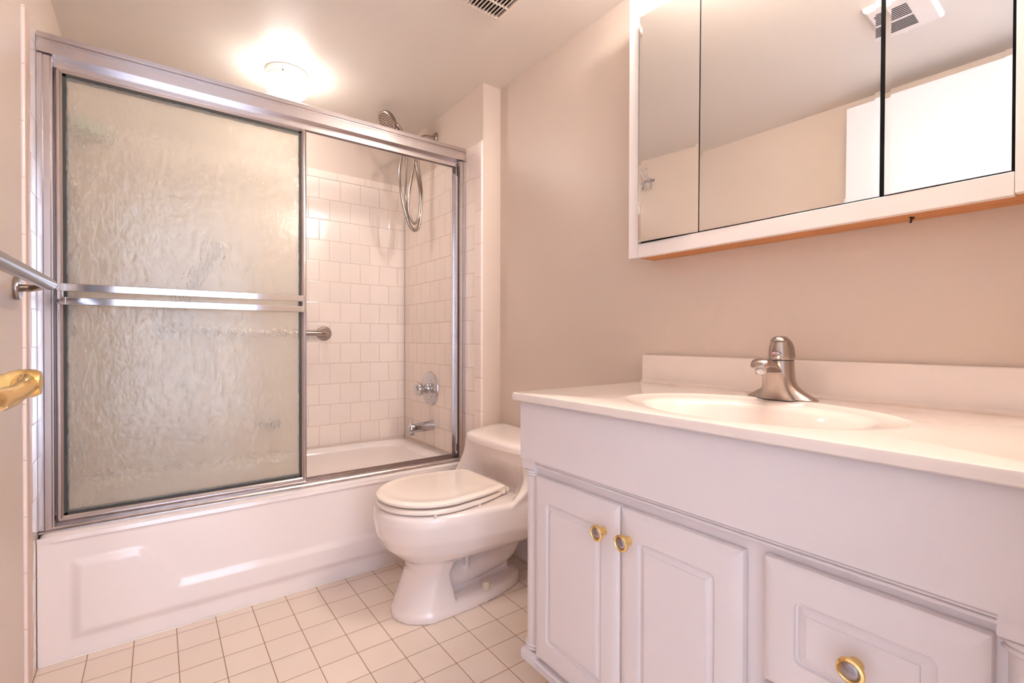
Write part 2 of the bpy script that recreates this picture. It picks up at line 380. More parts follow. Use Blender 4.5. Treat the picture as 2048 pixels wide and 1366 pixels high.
# header: ribbed profile (y, z)
hp = [(0.086, 1.792), (0.086, 1.823), (0.090, 1.826), (0.090, 1.831), (0.084, 1.834), (0.084, 1.843), (0.089, 1.846), (0.089, 1.851), (0.094, 1.854), (0.160, 1.854), (0.168, 1.848), (0.168, 1.778), (0.1645, 1.778), (0.1645, 1.790), (0.116, 1.790), (0.116, 1.766), (0.1135, 1.766), (0.1135, 1.792)]
mk('header_rail', extrude_x(hp, 0.0008, L-0.0008), M['alu'], enc, smooth=25)
tp = [(0.083, 0.379), (0.083, 0.3835), (0.091, 0.3865), (0.094, 0.391), (0.098, 0.392), (0.103, 0.392), (0.103, 0.388), (0.126, 0.388), (0.126, 0.400), (0.1285, 0.400), (0.1285, 0.388), (0.160, 0.388), (0.160, 0.398), (0.1645, 0.398), (0.1645, 0.379)]
mk('bottom_track', extrude_x(tp, 0.002, L-0.002), M['alu_dirty'], enc, smooth=25)
def jamb(xa, xb):
    s = 1 if xb > xa else -1
    pr = [(xa, 0.088), (xa+s*0.012, 0.088), (xa+s*0.014, 0.092), (xa+s*0.028, 0.092), (xa+s*0.030, 0.096), (xb, 0.096), (xb, 0.104), (xa+s*0.020, 0.106), (xa+s*0.020, 0.160), (xa+s*0.030, 0.1605), (xa+s*0.030, 0.165), (xa, 0.165)]
    return extrude_z(pr, 0.3875, 1.7875)
mk('wall_jamb', jamb(0.0008, 0.034), M['alu'], enc, smooth=25)
mk('wall_jamb', jamb(L-0.0008, L-0.030), M['alu'], enc, smooth=25)
mk('jamb_dark_strip', B(((L-0.0335, 0.0985, 0.392), (L-0.0205, 0.1075, 1.766))), M['gasket'], enc, bevel=0.001)  # dark strip over the right jamb's inner face, coloured like the glazing bead
for z in (1.725, 0.42): mk('jamb_bumper', B(((L-0.032, 0.1078, z), (L-0.021, 0.120, z+0.035))), M['black'], enc, bevel=0.002)
adopt(enc)
def panel(xa, xb, yc, name, label, bars):
    t = thing(name, label, 'shower door', ((xa+xb)/2, yc, 0.392))
    z0, z1 = 0.393, 1.778; fw = 0.0165; ftop = 0.020
    prof = [(0, -0.010), (0.004, -0.0125), (0.010, -0.0125), (0.0115, -0.0105), (fw-0.002, -0.0085), (fw, -0.006), (fw, 0.006), (fw-0.002, 0.0085), (0.004, 0.0105), (0, 0.009)]
    # mitred frame: sweep the profile round the rectangle
    def ring(sx, sz, kx, kz):   # corner positions for each profile point
        return [(sx+kx*(p[0]*1.0), yc+p[1], sz+kz*(p[0]*1.25)) for p in prof]
    rr = [ring(xa, z0, 1, 1), ring(xb, z0, -1, 1), ring(xb, z1, -1, 1*-1), ring(xa, z1, 1, -1)]
    bm = bmesh.new(); RR = [[bm.verts.new(p) for p in r] for r in rr]; n = len(prof)
    for k in range(4):
        a, b = RR[k], RR[(k+1) % 4]
        for i in range(n): bm.faces.new((a[i], a[(i+1) % n], b[(i+1) % n], b[i]))
    mk('panel_frame', bm, M['alu'], t, smooth=28)
    gz = 0.0205
    bm = bmesh.new()
    g = 0.0080; xi, xj, zi, zj = xa+fw, xb-fw, z0+gz, z1-gz
    for s in (-1, 1):
        y = yc+s*0.0045
        outer = [(xi-0.002, zi-0.002), (xj+0.002, zi-0.002), (xj+0.002, zj+0.002), (xi-0.002, zj+0.002)]
        # ragged inner edge of the vinyl bead
        def line(p, q, nrm, k):
            return [(p[0]+(q[0]-p[0])*i/k+nrm[0]*(g+random.uniform(-.0012, .0012)), p[1]+(q[1]-p[1])*i/k+nrm[1]*(g+random.uniform(-.0012, .0012))) for i in range(k)]
        for p, q, nm in (((xi, zi), (xj, zi), (0, 1)), ((xj, zj), (xi, zj), (0, -1)), ((xi, zj), (xi, zi), (1, 0)), ((xj, zi), (xj, zj), (-1, 0))):
            k = 90; inn = line(p, q, nm, k)+[(q[0]+nm[0]*g, q[1]+nm[1]*g)]
            a = [bm.verts.new((p[0]+(q[0]-p[0])*i/k-nm[0]*0.001, y, p[1]+(q[1]-p[1])*i/k-nm[1]*0.001)) for i in range(k+1)]
            b = [bm.verts.new((u, y, v)) for u, v in inn]
            c = [bm.verts.new((u, yc, v)) for u, v in inn]
            for i in range(k):
                bm.faces.new((a[i], a[i+1], b[i+1], b[i])); bm.faces.new((b[i], b[i+1], c[i+1], c[i]))
    mk('glazing_bead', bm, M['gasket'], t)
    mk('glass_pane', B(((xi-0.0005, yc-0.0022, zi-0.0005), (xj+0.0005, yc+0.0022, zj+0.0005))), M['pebble' if bars else 'pebble_rear'], t)
    if bars:
        yb = yc-0.052
        for zb in (1.1060, 1.0655):
            mk('towel_bar', B(((xa+0.026, yb-0.0032, zb-0.0118), (xb-0.022, yb+0.0032, zb+0.0118))), M['chrome'], t, bevel=0.0022)
        for sx, xe in ((1, xa), (-1, xb)):
            bm = bmesh.new()
            for zb in (1.1060, 1.0655):
                box(bm, (min(xe+sx*0.002, xe+sx*0.015), yc-0.0175, zb-0.008), (max(xe+sx*0.002, xe+sx*0.015), yc-0.0120, zb+0.008))
                box(bm, (min(xe+sx*0.012, xe+sx*0.018), yb, zb-0.006), (max(xe+sx*0.012, xe+sx*0.018), yc-0.012, zb+0.006))
                box(bm, (min(xe+sx*0.016, xe+sx*0.028), yb-0.0045, zb-0.0115), (max(xe+sx*0.016, xe+sx*0.028), yb+0.0045, zb+0.0115))
            box(bm, (min(xe+sx*0.018, xe+sx*0.023), yb-0.003, 1.072), (max(xe+sx*0.018, xe+sx*0.023), yb+0.003, 1.102))
            mk('bar_bracket', bm, M['chrome'], t, bevel=0.0012)
    adopt(t); return t
panel(0.0360, 0.7490, 0.1270, 'sliding_shower_panel', 'front pebbled glass shower panel carrying two flat chrome towel bars', True)
panel(0.0360, 0.7530, 0.1525, 'sliding_shower_panel', 'rear pebbled glass shower panel slid behind the one with towel bars', False)

# ------------------------------------------------------------------ fittings inside the tub alcove
def grab(label, p, q, wall, off, rad, fr, ncap=12):
    p, q, w_ = Vector(p), Vector(q), Vector(wall)
    t = thing('grab_bar', label, 'grab bar', tuple((p+q)/2-w_*0))
    mk('bar', tube(fillet([p+w_*0.004, p+w_*off, q+w_*off, q+w_*0.004], off*0.62, 9), rad, 18), M['nickel'], t, smooth=60)
    for e in (p, q):
        mk('flange', lathe([(fr*0.97, 0.0), (fr, 0.002), (fr, 0.006), (fr*0.94, 0.009), (rad*1.2, 0.0105), (rad*0.9, 0.010)], e, w_, 36), M['nickel'], t, smooth=40)
    adopt(t); return t
grab('long horizontal brushed nickel grab bar on the tiled back wall', (0.302, D, 0.990), (0.9930, D, 0.980), (0, -1, 0), 0.050, 0.0135, 0.0385)
grab('short slanting grab bar on the back wall seen blurred through the shower glass', (0.350, D, 1.075), (0.500, D, 1.370), (0, -1, 0), 0.050, 0.0150, 0.0385)
grab('upright grab bar on the left tiled wall blurred behind the shower glass', (0.0, 0.300, 0.965), (0.0, 0.300, 1.480), (1, 0, 0), 0.052, 0.0160, 0.0385)
# soap dish and corner shelf, both behind the glass
t = thing('soap_dish', 'small ceramic soap dish low on the back wall behind the shower glass', 'soap dish', (0.735, D, 0.545))
bm = B(((0.68, D-0.008, 0.50), (0.79, D, 0.60)))
mk('back_plate', bm, M['porc'], t, bevel=0.004)
rg = [[(0.735+a*math.cos(x), D-0.006-b*abs(math.sin(x)), z) for x in [PI*k/16 for k in range(17)]] for a, b, z in ((.035, .03, .515), (.048, .06, .53), (.050, .064, .545), (.044, .056, .543), (.035, .035, .53))]
mk('dish', loft(rg), M['nickel'], t, smooth=50); adopt(t)
bm = extrude_z([(0.001, D-0.001), (0.001, D-0.13)]+[(0.001+0.13*math.sin(a), D-0.001-0.13*math.cos(a)) for a in [PI/2*k/10 for k in range(1, 10)]]+[(0.13, D-0.001)], 1.775, 1.825)
o = mk('corner_shelf', bm, M['shelf'], bevel=0.004); tag(o, 'pale green corner shelf high behind the shower glass at the left', 'shelf')

# valve
VY, VZ = 0.449, 0.688
t = thing('shower_valve', 'round chrome mixing valve with a knob on the tiled end wall', 'shower valve', (L, VY, VZ))
mk('escutcheon', lathe([(0.0885, 0.0), (0.0905, 0.002), (0.0885, 0.006), (0.078, 0.010), (0.060, 0.013), (0.056, 0.017), (0.050, 0.018), (0.040, 0.018), (0.030, 0.024), (0.001, 0.024)], (L, VY, VZ), (-1, 0, 0), 56), M['chrome'], t, smooth=30)
bm = lathe([(0.026, 0.022), (0.026, 0.040), (0.020, 0.044), (0.019, 0.052)], (L, VY, VZ), (-1, 0, 0), 32)
n = 36
rings = []
for r_, h in ((0.022, 0.050), (0.031, 0.056), (0.0335, 0.066), (0.0325, 0.078), (0.026, 0.086), (0.010, 0.090), (0.0001, 0.090)):
    rings.append([(L-h, VY+(r_*(1+0.07*math.cos(6*2*PI*i/n)))*math.cos(2*PI*i/n), VZ+(r_*(1+0.07*math.cos(6*2*PI*i/n)))*math.sin(2*PI*i/n)) for i in range(n)])
loft(rings, True, bm)
mk('control_knob', bm, M['chrome'], t, smooth=45); adopt(t)
# tub spout
SY, SZ = 0.425, 0.492
t = thing('tub_spout', 'chrome tub spout with a small diverter knob above the tub end', 'tub spout', (L, SY, SZ))
def sup(x, y, z, a, b, e=2.6, n=28):
    return [(x, y+a*math.copysign(abs(math.cos(2*PI*i/n))**(2/e), math.cos(2*PI*i/n)), z+b*math.copysign(abs(math.sin(2*PI*i/n))**(2/e), math.sin(2*PI*i/n))) for i in range(n)]
bm = loft([sup(L-0.0005, SY, SZ+0.004, .028, .028, 2), sup(L-.004, SY, SZ+0.004, .028, .028, 2), sup(L-.02, SY, SZ+0.002, .026, .026, 2), sup(L-.06, SY, SZ, .0235, .024), sup(L-.10, SY, SZ-.002, .021, .023), sup(L-.122, SY, SZ-.005, .019, .024, 3), sup(L-.132, SY, SZ-.009, .017, .021, 3), sup(L-.137, SY, SZ-.012, .012, .014, 3)])
lathe([(0.014, 0.0), (0.0145, 0.022), (0.012, 0.024), (0.001, 0.020)], (L-0.118, SY, SZ-0.014), (0, 0, -1), 20, bm)
mk('spout_body', bm, M['chrome'], t, smooth=50)
mk('diverter_knob', lathe([(0.0035, -0.004), (0.0030, 0.010), (0.008, 0.012), (0.009, 0.015), (0.006, 0.018), (0.0001, 0.0185)], (L-0.118, SY, SZ+0.018), (0, 0, 1), 16), M['chrome'], t, smooth=40)
adopt(t)
# hand shower on its arm
t = thing('hand_shower', 'nickel hand shower above the header with its hose looped below the arm', 'hand shower', (L, 0.41, 2.008))
AY = 0.410; PL = L+PT
mk('arm_flange', lathe([(0.030, 0.0), (0.031, 0.002), (0.027, 0.008), (0.014, 0.013), (0.011, 0.013)], (PL, AY, 2.008), (-1, 0, 0), 30), M['nickel'], t, smooth=40)
mk('shower_arm', tube(fillet([(PL-0.002, AY, 2.008), (PL-0.075, AY+0.006, 2.004), (1.352, AY+0.016, 1.956)], 0.03, 8), 0.0105, 16), M['nickel'], t, smooth=60)
hb = Vector((1.345, 0.428, 1.950))
bm = lathe([(0.012, -0.018), (0.017, -0.014), (0.018, 0.0), (0.018, 0.014), (0.012, 0.022)], hb, (-0.75, 0.1, -0.45), 22)
lathe([(0.016, -0.026), (0.0195, -0.022), (0.0195, 0.020), (0.016, 0.026)], hb+Vector((-0.014, 0.002, -0.006)), (-0.68, 0.0, 0.50), 22, bm)
mk('arm_bracket', bm, M['nickel'], t, smooth=40)
hc = Vector((1.203, 0.430, 2.036)); hn = Vector((-0.74, -0.14, -0.64)).normalized()
p0 = Vector((1.368, 0.432, 1.912)); p1 = hb+Vector((-0.014, 0.002, -0.004)); 
mk('handle', tube(catmull([p0, p1, Vector((1.285, 0.431, 1.995)), hc-hn*0.012+Vector((0.045, 0.002, -0.010)), hc-hn*0.012], 7), [0.0095+0.0035*math.sin(min(1, k/20)*PI) for k in range(29)], 18), M['nickel'], t, smooth=60)
bm = lathe([(0.012, -0.030), (0.036, -0.024), (0.050, -0.014), (0.0535, -0.004), (0.0535, 0.006), (0.050, 0.0085), (0.046, 0.0075)], hc, hn, 44)
hdo = mk('shower_head', bm, M['nickel'], t, smooth=40)
bm = lathe([(0.0001, 0.006), (0.047, 0.006), (0.047, 0.0078), (0.0001, 0.0085)], hc, hn, 40)
fp = mk('face_plate', bm, M['nickel'], hdo, smooth=40)
dd, u, v = frame_of(hn); bm = bmesh.new()
for ring_, cnt in ((0.010, 6), (0.020, 12), (0.030, 18), (0.040, 24)):
    for k in range(cnt):
        a = 2*PI*(k+0.3*(ring_ > .015))/cnt; c0 = hc+(u*math.cos(a)+v*math.sin(a))*ring_
        lathe([(0.0019, 0.007), (0.0017, 0.0115), (0.0001, 0.0118)], c0, hn, 8, bm)
nz_ = mk('spray_nozzles', bm, M['black'], hdo); nz_['kind'] = 'stuff'
hose = [p0, (1.372, .432, 1.86), (1.392, .430, 1.72), (1.386, .428, 1.60), (1.374, .427, 1.535), (1.352, .426, 1.511), (1.326, .425, 1.525), (1.302, .424, 1.58), (1.276, .426, 1.68), (1.268, .428, 1.80), (1.288, .430, 1.905), (1.305, .434, 1.91), (1.306, .437, 1.82), (1.304, .438, 1.68), (1.314, .436, 1.585), (1.330, .435, 1.535), (1.352, .433, 1.519), (1.372, .431, 1.540), (1.382, .430, 1.60), (1.380, .426, 1.70), (1.352, .422, 1.86), (1.346, .420, 1.905), (1.340, .416, 1.84), (1.312, .414, 1.68), (1.312, .416, 1.60), (1.345, .418, 1.545), (1.372, .420, 1.60), (1.376, .420, 1.72), (1.358, .424, 1.87), (1.350, .428, 1.925)]
mk('hose', tube(catmull(hose, 9), 0.0062, 12), M['nickel'], t, smooth=60)
adopt(t)
for ch in hdo.children: ch.matrix_parent_inverse = Matrix.Identity(4)

# ceiling light over the tub
LX, LY = 0.735, 0.395
t = thing('ceiling_light', 'lit round opal ceiling light with a white collar above the tub', 'ceiling light', (LX, LY, CEIL))
mk('collar', lathe([(0.083, 0.0005), (0.0845, 0.004), (0.0845, 0.020), (0.080, 0.022), (0.080, 0.036), (0.082, 0.038), (0.074, 0.040)], (LX, LY, CEIL), (0, 0, -1), 64), M['cabwhite'], t, smooth=30)
mk('opal_globe', lathe([(0.070, 0.034), (0.079, 0.040), (0.0865, 0.054), (0.087, 0.066), (0.080, 0.084), (0.062, 0.099), (0.036, 0.108), (0.012, 0.111), (0.0001, 0.1113)], (LX, LY, CEIL), (0, 0, -1), 56), M['globe'], t, smooth=60)
mk('set_screw', lathe([(0.0025, 0), (0.0025, 0.004), (0.0001, 0.0045)], (LX-0.030, LY-0.0742, CEIL-0.029), (-0.37, -0.93, 0), 12), M['black'], t)
adopt(t)

# ------------------------------------------------------------------ ceiling vents
t = thing('ceiling_vent', 'cream slatted air vent set in the ceiling near the toilet', 'vent', (1.12, -0.60, CEIL))
xa, xb, ya, yb = 1.118, 1.2735, -0.755, -0.4455
zc = CEIL-0.0005
bm = bmesh.new()
def rect(x0, x1, y0, y1, z): return [(x0, y0, z), (x1, y0, z), (x1, y1, z), (x0, y1, z)]
loft([rect(xa, xb, ya, yb, zc), rect(xa+.001, xb-.001, ya+.001, yb-.001, zc-.006), rect(xa+.008, xb-.010, ya+.008, yb-.006, zc-.010), rect(xa+.013, xb-.0145, ya+.013, yb-.0085, zc-.010), rect(xa+.0135, xb-.015, ya+.0135, yb-.009, zc-.001)], False, bm)
mk('grille_frame', bm, M['vent'], t, smooth=30)
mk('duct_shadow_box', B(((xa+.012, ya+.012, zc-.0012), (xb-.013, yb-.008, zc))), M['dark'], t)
k = 0; x = xb-.0215
while x > xa+.016:
    mk('slat', extrude_y([(x-.0088, zc-.0090), (x-.0070, zc-.0105), (x+.0010, zc-.0045), (x-.001, zc-.0025)], ya+.0125, yb-.0085), M['vent'], t); x -= 0.01352
for y in (-0.5150, -0.6205): mk('cross_bar', B(((xa+.013, y, zc-.0100), (xb-.015, y+0.0045, zc-.0025))), M['vent'], t)
adopt(t)
t = thing('exhaust_fan', 'ceiling exhaust fan grille with two banks of slots, reflected in the mirror', 'exhaust fan', (0.57, -1.335, CEIL))
fx0, fx1, fy0, fy1 = 0.455, 0.695, -1.435, -1.262
bm = loft([rect(fx0, fx1, fy0, fy1, zc), rect(fx0+.002, fx1-.002, fy0+.002, fy1-.002, zc-.012), rect(fx0+.010, fx1-.010, fy0+.010, fy1-.010, zc-.018)])
mk('fan_cover', bm, M['cabwhite'], t, smooth=30)
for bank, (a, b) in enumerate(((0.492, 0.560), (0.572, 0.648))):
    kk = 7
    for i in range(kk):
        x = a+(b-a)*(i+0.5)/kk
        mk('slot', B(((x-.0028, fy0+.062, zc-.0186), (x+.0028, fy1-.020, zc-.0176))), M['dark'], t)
mk('pull_tab', B(((fx0-.010, -1.335, zc-.012), (fx0+.012, -1.322, zc-.002))), M['cabwhite'], t)
adopt(t)

# ------------------------------------------------------------------ towel bar and hooks on the left wall
t = thing('towel_bar', 'thick brushed nickel towel bar on the painted left wall by the shower', 'towel bar', (0.0, -0.45, 1.09))
WX = -PT
mk('bar', lathe([(0.0001, 0.0), (0.012, 0.001), (0.0150, 0.004), (0.0153, 0.03), (0.0153, 0.60), (0.0150, 0.626), (0.012, 0.629), (0.0001, 0.63)], (0.0600, -0.165, 1.0925), (0, -1, 0), 28), M['nickel'], t, smooth=40)
for y in (-0.1334, -0.70):
    yy = min(y, -0.19)
    mk('post', tube(fillet([(WX+0.004, y, 1.082), (0.030, y-0.010, 1.083), (0.058, yy-0.012, 1.088)], 0.012, 6), 0.0095, 16), M['nickel'], t, smooth=60)
    mk('flange', lathe([(0.0290, 0.0), (0.0305, 0.002), (0.0305, 0.008), (0.028, 0.011), (0.0001, 0.012)], (WX, y, 1.082), (1, 0, 0), 32), M['nickel'], t, smooth=40)
adopt(t)

# ------------------------------------------------------------------ toilet
TY = -0.312
t = thing('toilet', 'low one-piece white toilet with a closed lid between the tub and the vanity', 'toilet', (1.20, TY, 0))
def egg(z, xf, xb_, hw, xm, sq=2.0, n=64, pf=2.0, flare=0.0):
    """outline in plan: round front (towards -x), squarer back"""
    pts = []
    for i in range(n):
        a = 2*PI*i/n; c, s = math.cos(a), math.sin(a)
        if c < 0: e = 2/pf; x = xm-(xm-xf)*abs(c)**e
        else: e = 2/sq; x = xm+(xb_-xm)*abs(c)**e
        g_ = 1+flare*max(0, min(1, (x-1.02)/0.22))**1.3
        pts.append((x, TY+g_*hw*math.copysign(abs(s)**e, s), z))
    return pts
bm = bmesh.new()
# bowl and rear deck
loft([egg(0.150, 1.000, 1.17, 0.065, 1.08), egg(0.180, 0.978, 1.24, 0.098, 1.08), egg(0.205, 0.945, 1.34, 0.138, 1.10, 3), egg(0.222, 0.925, 1.545, 0.160, 1.12, 6, flare=.15), egg(0.245, 0.900, 1.550, 0.176, 1.12, 9, flare=.22),
      egg(0.290, 0.876, 1.552, 0.187, 1.10, 11, flare=.28), egg(0.345, 0.866, 1.552, 0.190, 1.08, 12, flare=.28), egg(0.372, 0.869, 1.552, 0.188, 1.08, 12, flare=.28), egg(0.382, 0.880, 1.550, 0.178, 1.08, 12, flare=.28)], True, bm)
# tank: profiles across the width, the front face hollowed in the middle and swept forward at the sides
rings = []
st = [-0.243, -0.238, -0.225, -0.20, -0.165, -0.12, -0.06, 0, 0.06, 0.12, 0.165, 0.20, 0.225, 0.238, 0.243]
for s in st:
    a = abs(s)/0.243
    side = max(0, min(1, (a-0.60)/0.33)); side = side*side*(3-2*side)
    top = 0.533
    prof = []
    for k in range(13):
        q = k/12                                     # 0 at the deck, 1 at the top
        z = 0.335+(top-0.335)*q
        xc = 1.385-0.045*q-0.05*max(0, 1-q*2.6)**2    # middle of the tank front
        xs = 1.345-0.150*(1-q)**2.6                   # swept wing at the sides
        prof.append((xc*(1-side)+xs*side, z))
    edge = 0.012*max(0, (a-0.9)/0.1)
    zb = 0.225+0.14*max(0, (a-0.78)/0.22)**1.4
    pr_ = [(1.549, zb), (prof[0][0]-0.02*side+0.0, min(zb+0.03, 0.33))]+[(x+edge, z) for x, z in prof]+[(1.549, top)]
    rings.append([(x, TY+s*(1-0.115*max(0, 1-max(0, z-0.335)/0.10)), z) for x, z in pr_])
loft(rings, True, bm)
# pedestal
loft([egg(0.0, 0.925, 1.128, 0.118, 1.06, 8), egg(0.012, 0.925, 1.128, 0.118, 1.06, 8), egg(0.05, 0.938, 1.118, 0.112, 1.06, 8), egg(0.10, 0.962, 1.106, 0.108, 1.06, 8), egg(0.145, 0.984, 1.098, 0.106, 1.06, 7), egg(0.185, 0.975, 1.11, 0.118, 1.06, 6), egg(0.22, 0.95, 1.14, 0.135, 1.07, 5)], True, bm)
# foot plate
def foot(z, g):
    n = 44; pts = []
    for i in range(n):
        a = 2*PI*i/n; c, s = math.cos(a), math.sin(a)
        x = 1.06+(0.395-g)*abs(c)**(2/2.3) if c > 0 else 1.06-(0.135-g)*abs(c)
        pts.append((x, TY+(0.120-g)*math.copysign(abs(s)**(2/2.3 if c > 0 else 1), s), z))
    return pts
loft([foot(0, 0), foot(0.022, 0.0), foot(0.036, 0.008), foot(0.043, 0.022), foot(0.046, 0.05)], True, bm)
# web, trapway and sump
box(bm, (1.08, TY-0.018, 0.03), (1.40, TY+0.018, 0.26))
tube(catmull([(1.12, TY, 0.085), (1.20, TY, 0.092), (1.30, TY, 0.108), (1.37, TY, 0.122), (1.405, TY, 0.155), (1.425, TY, 0.215), (1.45, TY, 0.27)], 6), 0.053, 20, bm)
bmesh.ops.create_uvsphere(bm, u_segments=20, v_segments=14, radius=0.084, matrix=Matrix.Translation((1.185, TY, 0.212)) @ Matrix.Diagonal((1.15, 0.86, 0.75, 1)))
box(bm, (1.185, TY-0.052, 0.10), (1.200, TY+0.052, 0.20))
bmesh.ops.recalc_face_normals(bm, faces=bm.faces)
body = mk('toilet_body', bm, M['porc'], t)
rm = body.modifiers.new('fuse', 'REMESH'); rm.mode = 'VOXEL'; rm.voxel_size = 0.0048; rm.use_smooth_shade = True
sm = body.modifiers.new('soften', 'SMOOTH'); sm.factor = 0.5; sm.iterations = 5
# tank lid
def lidring(z, g, xf=1.315):
    c = [(xf+g+0.012, TY-0.205+g), (1.47, TY-0.252+g), (1.545, TY-0.258+g), (1.549-g*0.3, TY-0.250+g), (1.549-g*0.3, TY+0.250-g), (1.545, TY+0.258-g), (1.47, TY+0.252-g), (xf+g+0.012, TY+0.205-g), (xf+g-0.006, TY+0.16-g), (xf+g-0.014, TY+0.07), (xf+g-0.014, TY-0.07), (xf+g-0.006, TY-0.16+g)]
    return [(x, y, z) for x, y in c]
bm = loft([lidring(0.5345, 0.010), lidring(0.5355, 0.002), lidring(0.541, 0.0), lidring(0.557, 0.002), lidring(0.566, 0.009), lidring(0.571, 0.026), lidring(0.573, 0.06), lidring(0.573, 0.10)])
tl = mk('tank_lid', bm, M['porc'], t, smooth=60); subsurf(tl, 2)
# seat ring and lid
def seat_out(z, g, xback=1.292):
    n = 56; pts = []
    for i in range(n):
        a = 2*PI*i/n; c, s = math.cos(a), math.sin(a)
        if c < 0: x = 1.075-(1.075-0.878-g)*abs(c)**(2/2.05); hw = (0.183-g)*math.copysign(abs(s)**(2/2.05), s)
        else:
            x = 1.075+(xback-g-1.075)*abs(c)**(2/6.0); q = (x-1.075)/(xback-1.075)
            hw = math.copysign(1, s)*min(abs((0.183-g)*(abs(s)**(2/6.0))), 0.183-g-0.050*q**1.7)
        pts.append((x, TY+hw, z))
    return pts
bm = loft([seat_out(0.3855, 0.014, 1.280), seat_out(0.3875, 0.001, 1.290), seat_out(0.3975, 0.0, 1.290), seat_out(0.4010, 0.002, 1.288), seat_out(0.4022, 0.014, 1.280)])
mk('seat', bm, M['seat'], t, smooth=55)
bm = loft([seat_out(0.4105, 0.014, 1.298), seat_out(0.4095, 0.004, 1.304), seat_out(0.4110, 0.0005, 1.308), seat_out(0.4185, 0.0, 1.308), seat_out(0.4240, 0.006, 1.304), seat_out(0.4262, 0.018, 1.298), seat_out(0.4245, 0.026, 1.292), seat_out(0.4262, 0.06, 1.27), seat_out(0.4268, 0.12, 1.20)])
# side skirts of the lid near the hinge
mk('seat_lid', bm, M['seat'], t, smooth=40)
for y in (-0.1345, 0.1255): mk('lid_skirt', B(((1.270, TY+y, 0.388), (1.303, TY+y+0.009, 0.412))), M['seat'], t, bevel=0.003)
bm = B(((1.300, TY-0.105, 0.384), (1.328, TY-0.065, 0.404)), ((1.300, TY+0.065, 0.384), (1.328, TY+0.105, 0.404)))
lathe([(0.008, 0), (0.008, 0.27)], (1.312, TY-0.135, 0.403), (0, 1, 0), 16, bm)
mk('seat_hinge', bm, M['bone'], t, bevel=0.002)
for x, y in ((1.00, TY-0.168), (1.17, TY-0.166), (1.00, TY+0.168), (1.17, TY+0.166)):
    mk('seat_bumper', lathe([(0.006, 0), (0.006, 0.0045), (0.004, 0.0055)], (x, y, 0.3808), (0, 0, 1), 12), M['seat'], t)
for y in (TY-0.088, TY+0.088):
    mk('bolt_cap', lathe([(0.0165, 0.0), (0.0165, 0.006), (0.0125, 0.020), (0.010, 0.0245), (0.0001, 0.0255)], (1.248, y, 0.0400), (0, 0, 1), 26), M['bone'], t, smooth=40)
adopt(t)

# ------------------------------------------------------------------ vanity cabinet
XF = 1.0350       # front of the drop panel
XD = 1.0320       # front of doors and drawers
XR = 1.0520       # face frame
VY0, VY1 = -0.8815, -1.8350
v_ = thing('vanity_cabinet', 'white vanity cabinet with raised panel doors and turned corner columns', 'vanity cabinet', (1.30, -1.36, 0))
mk('carcass', B(((XR, -0.890, 0.118), (W-0.002, VY1, 0.640)), ((1.115, -0.900, 0.0), (W-0.002, VY1, 0.118))), M['lam'], v_, bevel=0.0015)
mk('apron_panel', B(((XF, VY0, 0.6500), (XF+0.018, VY1, 0.7985)), ((XF+0.010, VY0, 0.6500), (W-0.002, VY0-0.016, 0.7985)), ((XF+0.010, VY1, 0.6500), (W-0.002, VY1+0.016, 0.7985)), ((XF+0.010, VY0, 0.6500), (1.10, VY1, 0.656))), M['lam'], v_)
def bead_y(x0, zs, y0, y1):
    """stack of half-round beads"""
    bm = bmesh.new()
    for zc_, r_ in zs:
        prof = [(x0+0.012, zc_-r_)]+[(x0-r_*1.7*math.sin(a), zc_-r_*math.cos(a)) for a in [PI*k/8 for k in range(9)]]+[(x0+0.012, zc_+r_)]
        extrude_y(prof, y0, y1, bm)
    return bm
mk('moulding', bead_y(1.0440, ((0.6455, 0.0032), (0.6388, 0.0032)), -0.9345, -1.7535), M['lam'], v_, smooth=32)
mk('moulding', bead_y(1.0440, ((0.1475, 0.0050), (0.1385, 0.0036), (0.1310, 0.0030)), -0.9345, -1.7535), M['lam'], v_, smooth=32)
def routed(ya, yb, za, zb, gy, gz, name, parent, x=XD, bev=0.020):
    """door or drawer front facing -x, ya>yb; soft rounded edge, routed groove and raised field"""
    def rr(iy, iz, xx, rad=0.0, n=5):
        y0, y1, z0, z1 = yb+iy, ya-iy, za+iz, zb-iz; pts = []
        for cy_, cz_, a0 in ((y1, z1, 0), (y0, z1, PI/2), (y0, z0, PI), (y1, z0, 3*PI/2)):
            sy = -1 if cy_ == y1 else 1; sz = -1 if cz_ == z1 else 1
            for k in range(n):
                a = a0+PI/2*k/(n-1)
                pts.append((xx, cy_+sy*rad+rad*math.cos(a), cz_+sz*rad+rad*math.sin(a)))
        return pts
    R_ = [rr(0, 0, x+0.0185, 0.001), rr(0, 0, x+0.010, 0.001), rr(0.0012, 0.0012, x+0.0065, .001), rr(0.005, 0.005, x+0.0035, .001), rr(0.012, 0.012, x+0.0010, .001), rr(bev, bev, x, .001),
          rr(gy, gz, x, 0.010), rr(gy+0.0014, gz+0.0014, x+0.0042, 0.009), rr(gy+0.0040, gz+0.0040, x+0.0056, 0.007), rr(gy+0.0085, gz+0.0085, x+0.0030, 0.002), rr(gy+0.0160, gz+0.0160, x+0.0016, 0.0008), rr(gy+0.0166, gz+0.0166, x-0.0004, 0.0006), rr(gy+0.019, gz+0.019, x-0.0004, 0.0006)]
    bm = loft(R_, True)
    return mk(name, bm, M['lam'], parent, smooth=22)
def knob(parent, y, z):
    bm = lathe([(0.0095, 0.0), (0.0085, 0.003), (0.0068, 0.007), (0.0068, 0.012), (0.0100, 0.016), (0.0155, 0.018), (0.0170, 0.0215), (0.0160, 0.0245), (0.0132, 0.0262), (0.0118, 0.0250), (0.0110, 0.0235)], (XD, y, z), (-1, 0, 0), 36)
    k = mk('knob', bm, M['brass'], parent, smooth=40)
    return k, (y, z)
doors = []
